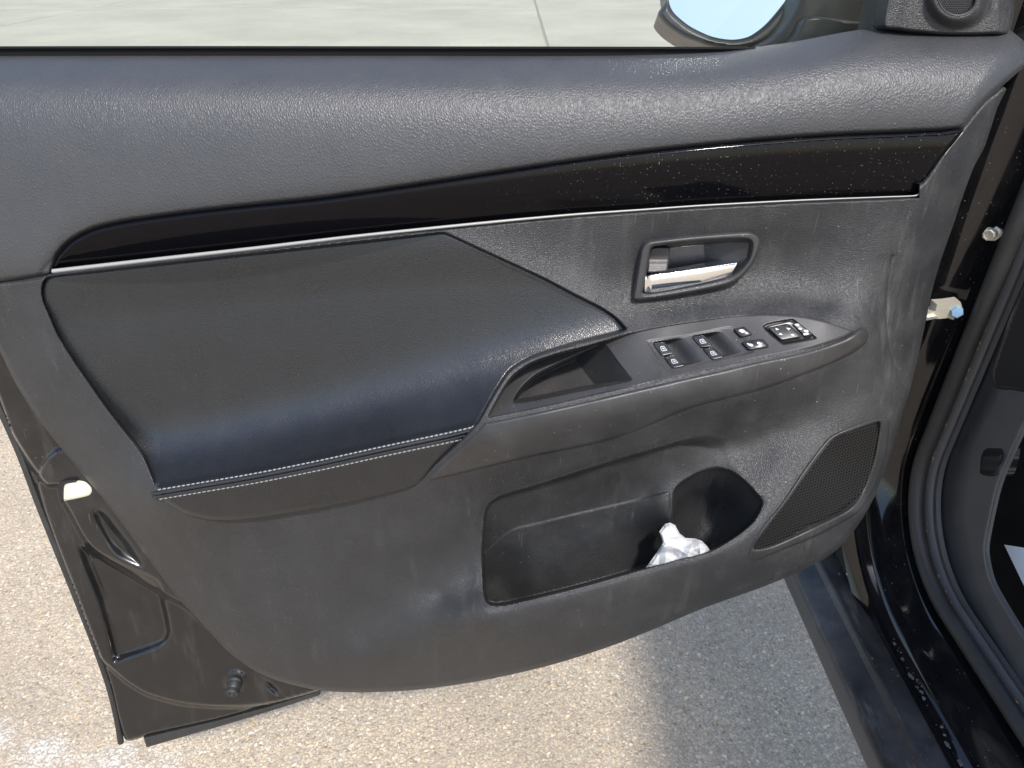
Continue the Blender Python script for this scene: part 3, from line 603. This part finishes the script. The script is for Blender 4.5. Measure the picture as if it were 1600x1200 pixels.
# --- door speaker: frame and perforated grille
def spk_d(x, y): return trim_base(x, y)+2.0
spk = sheet('speaker_frame', SPK_O, spk_d, M['smooth'], door, step=1.6, roll=4, drop=2.5, skirt=0.02, holes=[SPK_I])
def grille(name, poly, dfun, pitch, mat, parent, ang=0.0):
    """perforated sheet: square holes in a raised lattice"""
    lo, hi = poly.min(0), poly.max(0); c = (lo+hi)/2; R = np.linalg.norm(hi-lo)/2
    k = np.arange(-R, R, pitch); ca, sa = math.cos(ang), math.sin(ang)
    U, W = np.meshgrid(k, k); U = U+((np.arange(U.shape[0]) % 2)*pitch/2)[:, None]
    cx = c[0]+U*ca-W*sa*0.92; cy = c[1]+U*sa+W*ca*0.92; ok = inside(cx, cy, poly) > -pitch*0.3
    cx, cy = cx[ok], cy[ok]; n = len(cx); h = pitch*0.5; q = pitch*0.29
    O = [(-h, -h*.92), (h, -h*.92), (h, h*.92), (-h, h*.92)]; I = [(-q, -q), (q, -q), (q, q), (-q, q)]
    P = []
    for (a, b), dz in [(o_, 0) for o_ in O]+[(i_, 0.0) for i_ in I]+[(i_, -2.2) for i_ in I]:
        x = cx+a*ca-b*sa; y = cy+a*sa+b*ca; P.append(DOOR.at(x, y, (dfun(x, y)+dz)/1000))
    P = np.stack(P, 1).reshape(-1, 3); b0 = np.arange(n)*12; Fc = []
    for i in range(4):
        j = (i+1) % 4
        Fc.append(np.stack([b0+i, b0+j, b0+4+j, b0+4+i], 1)); Fc.append(np.stack([b0+4+i, b0+4+j, b0+8+j, b0+8+i], 1))
    return mesh_obj(name, P, np.concatenate(Fc).tolist(), mat, parent, sharp=30)
gr_d = TPS([(x, y, float(trim_base(np.array([x]), np.array([y]))[0])) for x, y in ((1180, 865), (1220, 787), (1275, 707), (1330, 668), (1385, 655), (1369, 755), (1325, 810), (1275, 838), (1220, 858), (1290, 770))], lam=1.0)
gm = grille('speaker_grille', SPK_I, lambda x, y: gr_d(x, y)-1.0, 4.6, M['grille'], spk, ang=-0.30); gm['kind'] = 'stuff'
sheet('speaker_backing', SPK_I, lambda x, y: gr_d(x, y)-6, plain('speaker felt', (0.004, 0.004, 0.004), 0.9), spk, step=4, skirt=0)

# --- mirror corner: tweeter cover
TWC = curve([(1400, -120), (1388, -20), (1379, 40), (1400, 46), (1460, 53), (1500, 54.5), (1560, 53), (1576, 50), (1584, 20), (1588, -40), (1590, -120)], 4)
TC = np.array([1496, -4.0])
def tw_d(x, y):
    r = np.hypot(x-TC[0], (y-TC[1])*1.06)
    return -44+np.interp(x, [1380, 1420, 1560, 1590], [-6, 0, 0, -12])+10*(1-sstep(r, 34, 56))-5*(1-sstep(r, 27, 31))
tw = sheet('tweeter_cover', TWC, tw_d, M['trim'], door, step=2.0, roll=5, drop=4, skirt=0.03)
circ = lambda r: np.array([(TC[0]+r*math.cos(a), TC[1]+r*math.sin(a)/1.06) for a in np.linspace(0, 2*math.pi, 48, endpoint=False)])
tg = grille('tweeter_grille', circ(27.5), lambda x, y: np.full_like(x, -37.0), 3.8, M['smooth'], tw); tg['kind'] = 'stuff'
c3 = circ(30.0); c3 = np.vstack([c3, c3[:1]]); tube('tweeter_ring', DOOR.at(c3[:, 0], c3[:, 1], np.full(len(c3), -0.0345)), 0.0011, M['bezel'], tw, seg=6)

# --- window: belt seal, glass, frame post
belt = np.array([(-60, 79.5), (300, 79), (700, 79.5), (1000, 80), (1180, 80.5)])
bp_ = curve(belt, 6, closed=False)
sheet('belt_seal', np.array([(-60, 74), (400, 73.5), (800, 75), (1150, 76), (1400, 70), (1400, 100), (1150, 100), (800, 100), (-60, 100)], float), lambda x, y: -70+0.12*(84-y), M['beltrubber'], door, step=3, roll=3, drop=2, skirt=0.02)
tube('belt_lip', DOOR.at(bp_[:, 0], bp_[:, 1]-4.5, np.full(len(bp_), -0.068)), 0.0016, M['beltrubber'], door, seg=6)
sheet('window_glass', np.array([(-240, -330), (1420, -330), (1372, 85), (-240, 95)], float), lambda x, y: -76+0*x, M['glass'], door, step=60, skirt=0.0, clip=(-260, -340, 1700, 1300))
sheet('window_post', np.array([(1392, -140), (1412, -140), (1392, 60), (1358, 60), (1364, 30), (1376, -40)], float), lambda x, y: -70+0*x, M['rubber'], door, step=4, roll=4, drop=3, skirt=0.03)

# --- wing mirror outside the window
MIR = Plane(DOOR.at(np.array([1140.]), np.array([30.]), np.array([-0.24]))[0], (-0.13, -math.cos(math.radians(15)), math.sin(math.radians(15))))
HOUS = curve([(1046, -150), (1036, -60), (1041, 0), (1028, 21), (1042, 40), (1065, 56), (1092, 67), (1125, 75), (1165, 76), (1196, 66), (1222, 42), (1246, 12), (1262, -40), (1258, -120), (1200, -190), (1100, -195)], 5)
def hous_d(x, y): return 6+0*x
MGL = curve([(1058, -140), (1046, -60), (1045, 0), (1053, 20), (1078, 41), (1112, 57), (1144, 62), (1170, 57), (1194, 40), (1217, 14), (1234, -12), (1244, -60), (1240, -120), (1190, -178), (1105, -182)], 5)
house = sheet('mirror_housing', HOUS, hous_d, M['dark'], door, step=3, roll=8, drop=9, skirt=0.09, plane=MIR, holes=[MGL], clip=(900, -260, 1400, 200))
sheet('mirror_glass', MGL, lambda x, y: 1.0+0*x, M['mirror'], house, step=6, skirt=0.002, plane=MIR, clip=(900, -260, 1400, 200))
ARM = curve([(1178, 76), (1205, 60), (1232, 30), (1252, -10), (1290, -60), (1372, -60), (1372, 20), (1362, 50), (1300, 70), (1240, 80)], 4)
MA = Plane(DOOR.at(np.array([1300.]), np.array([40.]), np.array([-0.17]))[0], (0.0, -1, 0.15))
sheet('mirror_arm', ARM, lambda x, y: np.interp(x, [1180, 1260, 1372], [-30, -6, 10])+0*y, M['dark'], door, step=4, roll=10, drop=12, skirt=0.05, plane=MA)
ARM2 = curve([(1236, 66), (1246, 54), (1256, 32), (1264, 27), (1280, 26), (1330, 33), (1358, 37), (1358, 60), (1290, 76), (1236, 80)], 4)
sheet('mirror_base', ARM2, lambda x, y: np.interp(x, [1240, 1358], [12, 26])+0*y, M['dark'], door, step=3, roll=4, drop=4, skirt=0.03, plane=MA)

# --- pressed metal door shell behind the trim
SHELL = [(-60, 430), (400, 600), (1300, 500), (1330, 700), (1240, 860), (700, 1030), (530, 1066), (496, 1080), (420, 1102), (340, 1124), (262, 1142), (228, 1150), (214, 1155), (196, 1156), (184, 1120), (171, 1066), (140, 985), (110, 905), (82, 835), (52, 755), (20, 680), (-10, 600), (-60, 520)]
BAND = curve([(-80, 380), (-50, 560), (30, 700), (70, 757), (92, 760), (96, 780), (110, 805), (124, 832), (140, 855), (165, 876), (200, 897), (240, 922), (290, 950), (340, 985), (500, 960), (500, 500)], 5)
ARC = curve([(150, 1020), (175, 1046), (198, 1066), (230, 1085), (280, 1099), (330, 1104), (380, 1104), (430, 1098), (500, 1080), (700, 1020), (700, 700), (100, 700), (60, 760)], 5)
RECESS = curve([(120, 850), (150, 940), (166, 1000), (176, 1038), (205, 1030), (250, 1014), (266, 1002), (271, 985), (262, 940), (250, 905), (200, 880)], 6)
DIM = curve([(146, 798), (155, 795), (168, 803), (185, 825), (205, 850), (225, 885), (215, 884), (190, 872), (172, 855), (158, 832), (148, 812)], 4)
def shell_d(x, y):
    d = -70+0*x + np.interp(x, [-50, 600], [0, 8])
    d = d + 22*sstep(inside(x, y, BAND), -3, 5)
    d = d - 9*(1-sstep(inside(x, y, ARC), -3, 3))
    d = d - 10*sstep(inside(x, y, RECESS), 0, 15)
    d = d - 7*sstep(inside(x, y, DIM), -4, 12)
    r = np.hypot(x-368, (y-1064)*1.1); d = d+4*(1-sstep(r, 12, 22))
    d = d - 5*np.exp(-((x-424)*0.75+(y-1074)*0.66)**2/300-((x-424)*0.66-(y-1074)*0.75)**2/18)
    return d
shell = sheet('door_shell', curve(SHELL, 4), shell_d, M['shell'], door, step=3, roll=5, drop=5, skirt=0.03, holes=[])
shell['label'] = 'dusty black painted inner door metal beside the trim'
hp = curve([(-40, 560), (-6, 625), (30, 705), (62, 790), (94, 870), (124, 945), (150, 1012), (170, 1070), (182, 1118), (189, 1160)], 6, closed=False)
tube('edge_seal', DOOR.at(hp[:, 0], hp[:, 1], np.full(len(hp), -0.083)), 0.0045, M['rubber'], door, seg=8)
sheet('lower_flap', np.array([(224, 1152), (262, 1143), (340, 1125), (420, 1103), (500, 1078), (500, 1086), (420, 1112), (340, 1136), (270, 1156), (229, 1168)], float), lambda x, y: -76+0*x, M['rubber'], door, step=1.5, roll=3, drop=3, skirt=0.012)
sheet('latch_fill', curve([(95, 757), (100, 754), (122, 750), (134, 752), (143, 760), (145, 768), (140, 775), (120, 780), (100, 783), (95, 778)], 5), lambda x, y: -44+0*x, M['cream'], door, step=1.5, roll=5, drop=3, skirt=0.004)  # cream piece filling the latch hole
sheet('latch_frame', curve([(92, 760), (94, 753), (110, 750), (118, 750), (118, 753), (100, 757), (98, 780), (96, 786), (92, 780)], 3), lambda x, y: -42+0*x, M['dark'], door, step=1.2, skirt=0.004)
def lathe(name, c, axis, prof, mat, parent, seg=20, base=None):
    ax = np.array(axis, float); ax /= np.linalg.norm(ax); a = np.cross(ax, (0.3, 0.2, 0.9)); a /= np.linalg.norm(a); b = np.cross(ax, a); V = []; Fc = []
    for r, h in prof:
        for k in range(seg): t = 2*math.pi*k/seg; V.append(np.array(c)+ax*h+r*(math.cos(t)*a+math.sin(t)*b))
    for i in range(len(prof)-1):
        for k in range(seg): k2 = (k+1) % seg; Fc.append([i*seg+k, i*seg+k2, (i+1)*seg+k2, (i+1)*seg+k])
    Fc.append([(len(prof)-1)*seg+k for k in range(seg)])
    return mesh_obj(name, V, Fc, mat, parent, sharp=35, base=base)
cb = DOOR.at(np.array([368.]), np.array([1064.]), np.array([-0.064]))[0]
bump = lathe('rubber_stop', cb, DOOR.n+np.array([0, 0, -0.35]), [(.011, -.004), (.011, .001), (.0095, .003), (.0095, .011), (.0085, .0125), (.0095, .0135), (.0095, .017), (.008, .019), (.0045, .019), (.004, .015), (.0001, .015)], M['rubber'], door)

# ------------------------------------------------------------ car body at the hinge side
YAW = math.radians(2.0)
def seal_path():
    y0, z0, R = 0.742, 0.500, 0.15; p = []
    for z in np.linspace(1.45, z0+R, 14): p.append((y0, z))
    for a in np.linspace(0, 90, 16)[1:]:
        p.append((y0-R+R*math.cos(math.radians(a)), z0+R-R*math.sin(math.radians(a))))
    for y in np.linspace(y0-R, -0.6, 16)[1:]: p.append((y, z0))
    return np.array(p)
SP = seal_path()
def sweep(name, prof, mat, parent, wob=0.0, rng=None, sharp=35, path=SP):
    """profile (dx inboard, dn away from the opening) carried along the door opening"""
    T = np.gradient(path, axis=0); T /= np.linalg.norm(T, axis=1)[:, None]
    Nn = np.stack([-T[:, 1], T[:, 0]], 1)           # (y,z) normal
    Nn *= np.where((Nn*np.array([1, -1])).sum(1) > 0, 1, -1)[:, None]   # forward / down
    V = []; Fc = []; m = len(prof)
    for i, (y, z) in enumerate(path):
        for dx, dn in prof:
            V.append((BODY_X+dx-(y-0.74)*math.tan(YAW)*0.6, y+Nn[i, 0]*dn, z+Nn[i, 1]*dn))
    for i in range(len(path)-1):
        for k in range(m-1): Fc.append([i*m+k, i*m+k+1, (i+1)*m+k+1, (i+1)*m+k])
    return mesh_obj(name, V, Fc, mat, parent, sharp=sharp)
cr_ = [(0.0098*math.cos(a)-0.001, 0.0098*math.sin(a)) for a in np.linspace(0, 2*math.pi, 15)]
sweep('seal', cr_, M['rubber'], car)
sweep('seal_lip', [(0.008, 0.004), (0.011, -0.006), (0.016, -0.009), (0.021, -0.007), (0.024, -0.003), (0.030, -0.004), (0.034, 0.002), (0.036, 0.02)], M['kick'], car, sharp=50)
sweep('opening_frame', [(0.004, 0.02), (-0.010, 0.020), (-0.014, 0.026), (-0.030, 0.036), (-0.043, 0.044), (-0.046, 0.050), (-0.060, 0.052), (-0.064, 0.050), (-0.066, 0.056), (-0.075, 0.07)], M['paint'], car, sharp=40)
pp = SP[:14]; 
sweep('hinge_pillar', [(-0.060, 0.049), (-0.068, 0.052), (-0.10, 0.056), (-0.112, 0.075)], M['paint'], car, path=SP[:16])
st = np.array([(y, 0.5) for y in np.linspace(1.1, -0.6, 30)])
sweep('sill_plate', [(-0.066, 0.060), (-0.0665, 0.0555), (-0.070, 0.0545), (-0.0945, 0.0545), (-0.097, 0.0505), (-0.100, 0.0515), (-0.104, 0.058), (-0.120, 0.0635), (-0.131, 0.0685), (-0.134, 0.073), (-0.135, 0.085)], M['scuff'], car, path=st)
sweep('sill_skirt', [(-0.1335, 0.074), (-0.1362, 0.080), (-0.1368, 0.100), (-0.122, 0.112), (-0.04, 0.118)], M['kick'], car, path=st)
px0, px1, py0, py1, pz0, pz1 = 0.520, 0.64, 0.835, 0.86, 0.31, 0.85
mesh_obj('pillar_base', [(px0, py0, pz0), (px1, py0, pz0), (px1, py0, pz1), (px0, py0, pz1), (px0, py1, pz0), (px1, py1, pz0), (px1, py1, pz1), (px0, py1, pz1)], [[0, 1, 2, 3], [5, 4, 7, 6], [4, 0, 3, 7], [1, 5, 6, 2], [3, 2, 6, 7], [4, 5, 1, 0]], M['paint'], car, sharp=30)
# unseen roof, added over the cabin to shade the sill and nearby ground
RV = []; RF = []; nx, ny = 18, 14
for layer in (0.0, -0.05):
    for i in range(nx):
        for j in range(ny):
            u = i/(nx-1); v = j/(ny-1); RV.append((0.60+1.35*u, -1.9+2.2*v, 1.56+0.11*math.sin(math.pi*min(max(u, 0.0), 1.0))**0.5-0.10*abs(2*v-1)**4+layer))
for i in range(nx-1):
    for j in range(ny-1):
        a = i*ny+j; RF.append([a, a+ny, a+ny+1, a+1]); b_ = a+nx*ny; RF.append([b_, b_+1, b_+ny+1, b_+ny])
for j in range(ny-1):
    for a in (j, (nx-1)*ny+j): RF.append([a, a+1, a+1+nx*ny, a+nx*ny])
for i in range(nx-1):
    for a in (i*ny, i*ny+ny-1): RF.append([a, a+ny, a+ny+nx*ny, a+nx*ny])
mesh_obj('shade_roof', RV, RF, M['paint'], car, sharp=50)
# dirt caught along the sill groove
V = []; Fc = []
for k in range(150):
    y = random.uniform(0.2, 0.72); dx = random.gauss(-0.054, 0.0045) if k < 110 else random.uniform(-0.13, -0.07); n = random.randint(5, 8); r = random.uniform(.0007, .0032)*(0.6 if k > 110 else 1)
    x0 = BODY_X+dx-(y-0.74)*math.tan(YAW)*0.6; z0 = (0.4487 if k < 110 else 0.5-np.interp(dx, [-0.135, -0.104, -0.098, -0.094, -0.07], [.072, .058, .050, .0545, .0545])+0.0002); b0 = len(V)
    if k < 110 and not -0.0605 < dx < -0.0475: continue
    el = random.uniform(.7, 1.8)
    V.append((x0, y, z0+.0009))
    for j in range(n): a = 2*math.pi*j/n; rr = r*random.uniform(.6, 1.3); V.append((x0+rr*math.cos(a), y+rr*el*math.sin(a), z0-.0002))
    for j in range(n): Fc.append([b0, b0+1+j, b0+1+(j+1) % n])
dd_ = mesh_obj('sill_dirt', V, Fc, M['dirt'], car, sharp=80); dd_['kind'] = 'stuff'
# rusty sand along the seal
V = []; Fc = []
for k in range(70):
    i = random.uniform(10, len(SP)-8); y = np.interp(i, range(len(SP)), SP[:, 0]); z = np.interp(i, range(len(SP)), SP[:, 1])
    r = random.uniform(.0004, .0012); b0 = len(V); x0 = BODY_X+random.uniform(.0085, .0125)-(y-0.74)*math.tan(YAW)*0.6
    j = int(min(i, len(SP)-2)); tv = SP[j+1]-SP[j]; tv /= np.linalg.norm(tv); nv = np.array([-tv[1], tv[0]]); nv *= (1 if nv[0]-nv[1] > 0 else -1)
    for dx, dt, dn in ((r, 0, 0), (-r, 0, 0), (0, 2.5*r, 0), (0, -2.5*r, 0), (0, 0, r), (0, 0, -r)):
        q = np.array([y, z])+tv*dt+nv*(dn-0.004); V.append((x0+dx, q[0], q[1]))
    for f in ((0, 2, 4), (2, 1, 4), (1, 3, 4), (3, 0, 4), (2, 0, 5), (1, 2, 5), (3, 1, 5), (0, 3, 5)): Fc.append([b0+q for q in f])
dd_ = mesh_obj('seal_sand', V, Fc, M['rust'], car, sharp=80); dd_['kind'] = 'stuff'

KP = Plane((BODY_X+0.034, 0, 0), (-1, 0, 0))
KICK = curve([(1760, 60), (1700, 130), (1640, 270), (1592, 430), (1558, 530), (1530, 600), (1500, 655), (1476, 720), (1466, 790), (1472, 860), (1497, 930), (1530, 1000), (1570, 1075), (1640, 1200), (1700, 1290), (1740, 1200), (1650, 1060), (1606, 1000), (1574, 950), (1550, 905), (1541, 860), (1547, 820), (1558, 770), (1568, 740), (1590, 690), (1612, 650), (1690, 600), (1790, 300)], 5)
def kick_d(x, y): return -5*sstep(np.interp(y, [560, 700, 800, 900, 1000, 1200], [1575, 1505, 1490, 1508, 1550, 1660])-x, -16, 10)
kick = sheet('kick_panel', KICK, kick_d, M['kick'], car, step=2.5, roll=6, drop=5, skirt=0.004, plane=KP, clip=(1300, 60, 1800, 1320))
clip_o = sheet('kick_clip', curve([(1537, 702), (1556, 699), (1568, 702), (1560, 738), (1550, 744), (1530, 738)], 4), lambda x, y: 3-2*np.cos((y-700)/5.0), M['dark'], kick, step=1.5, roll=3, drop=4, skirt=0.02, plane=KP)
DP = Plane((BODY_X+0.030, 0, 0), (-1, -0.15, 0))
sheet('dash_side', curve([(1700, 260), (1640, 350), (1590, 465), (1560, 545), (1548, 585), (1556, 606), (1580, 609), (1700, 606)], 4), lambda x, y: 4+0*x, M['dark'], car, step=4, roll=6, drop=6, skirt=0.03, plane=DP, clip=(1300, 200, 1760, 1320))
CP = Plane((BODY_X+0.12, 0, 0), (-1, 0, 0.0))
sheet('floor_carpet', np.array([(1500, 560), (1760, 560), (1760, 1280), (1640, 1280), (1500, 900)], float), lambda x, y: -14+3*np.sin(x/17.0)+3*np.sin(y/23.0), M['carpet'], car, step=6, skirt=0, plane=CP, clip=(1300, 300, 1800, 1320))
def pil(px, py, out=0.0):                           # a point on the pillar face behind the seal
    r = rays(np.array([px]), np.array([py]))[0]; t = (0.742+0.022-out)/r[1]; return CAM+t*r
b1 = pil(1551, 364)
lathe('pillar_bolt', b1, (-0.75, -0.65, 0.05), [(.009, -.010), (.009, .002), (.0066, .003), (.0066, .012), (.0050, .013), (.0045, .009), (.0001, .009)], M['zinc'], car, seg=8)
cs = pil(1478, 487, 0.01)
V = []; Fc = []
def ngon_plate(name, pts, out, th, mat):
    A = np.array([pil(x, y, out) for x, y in pts]); B = A+np.array([0, th, 0]); n = len(A)
    F_ = [list(range(n))]+[[i, n+i, n+(i+1) % n, (i+1) % n] for i in range(n)]+[[n+i for i in range(n)][::-1]]
    return mesh_obj(name, np.vstack([A, B]), F_, mat, car, sharp=30)
chk = ngon_plate('check_strap', [(1447, 492), (1462, 486), (1464, 476), (1480, 475), (1501, 472), (1503, 479), (1494, 492), (1490, 500), (1481, 497), (1470, 498), (1449, 498)], 0.012, 0.014, M['zinc'])
chk['label'] = 'pale zinc door check strap bracket'
ngon_plate('check_arm', [(1440, 498), (1463, 494), (1466, 497), (1442, 502)], 0.016, 0.010, M['chrome'])
lathe('check_bolt', pil(1494, 487, 0.012), (-0.35, -0.9, 0.25), [(.0075, -.002), (.0075, .004), (.006, .006), (.0001, .0065)], M['blue'], car, seg=6)

# ------------------------------------------------------------ loose things
TISSUE = np.array([(1008, 892), (1017, 880), (1027, 866), (1037, 851), (1034, 840), (1031, 833), (1040, 821), (1048, 819), (1056, 823), (1063, 836), (1072, 843), (1088, 844), (1098, 848), (1106, 856), (1113, 866), (1116, 884), (1060, 905), (1015, 902)], float)
FOLDS = [(RNG.uniform(1010, 1112), RNG.uniform(822, 890), RNG.uniform(0, math.pi), RNG.uniform(4, 10)) for _ in range(20)]
def tissue_d(x, y):
    d = 52+0.25*(y-860)+0*x
    for fx, fy, a, h in FOLDS:                                   # creases of the crumpled paper
        u = (x-fx)*math.cos(a)+(y-fy)*math.sin(a); w = -(x-fx)*math.sin(a)+(y-fy)*math.cos(a); d = d+h*np.maximum(0, 1-np.abs(u)/11)*np.exp(-(w/24)**2)
    return d
tb = DOOR.at(np.array([1060.]), np.array([890.]), np.array([0.03]))[0]
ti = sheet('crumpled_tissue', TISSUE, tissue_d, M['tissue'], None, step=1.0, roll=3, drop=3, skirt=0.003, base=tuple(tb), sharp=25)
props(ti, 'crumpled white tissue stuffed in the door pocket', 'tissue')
PP = Plane((BODY_X+0.085, 0, 0.5), (-1, 0, 0.35))
pq = PP.at(np.array([1569, 1640, 1680, 1612.]), np.array([851, 862, 990, 940.]), np.zeros(4))
n_ = PP.n*0.0006
mesh_obj('paper_sheet', np.vstack([pq, pq-n_]), [[0, 1, 2, 3], [7, 6, 5, 4], [0, 4, 5, 1], [1, 5, 6, 2], [2, 6, 7, 3], [3, 7, 4, 0]], M['paper'], None, base=tuple(pq[0]))
props(bpy.data.objects['paper_sheet'], 'blank white sheet of paper lying inside the car footwell', 'paper')
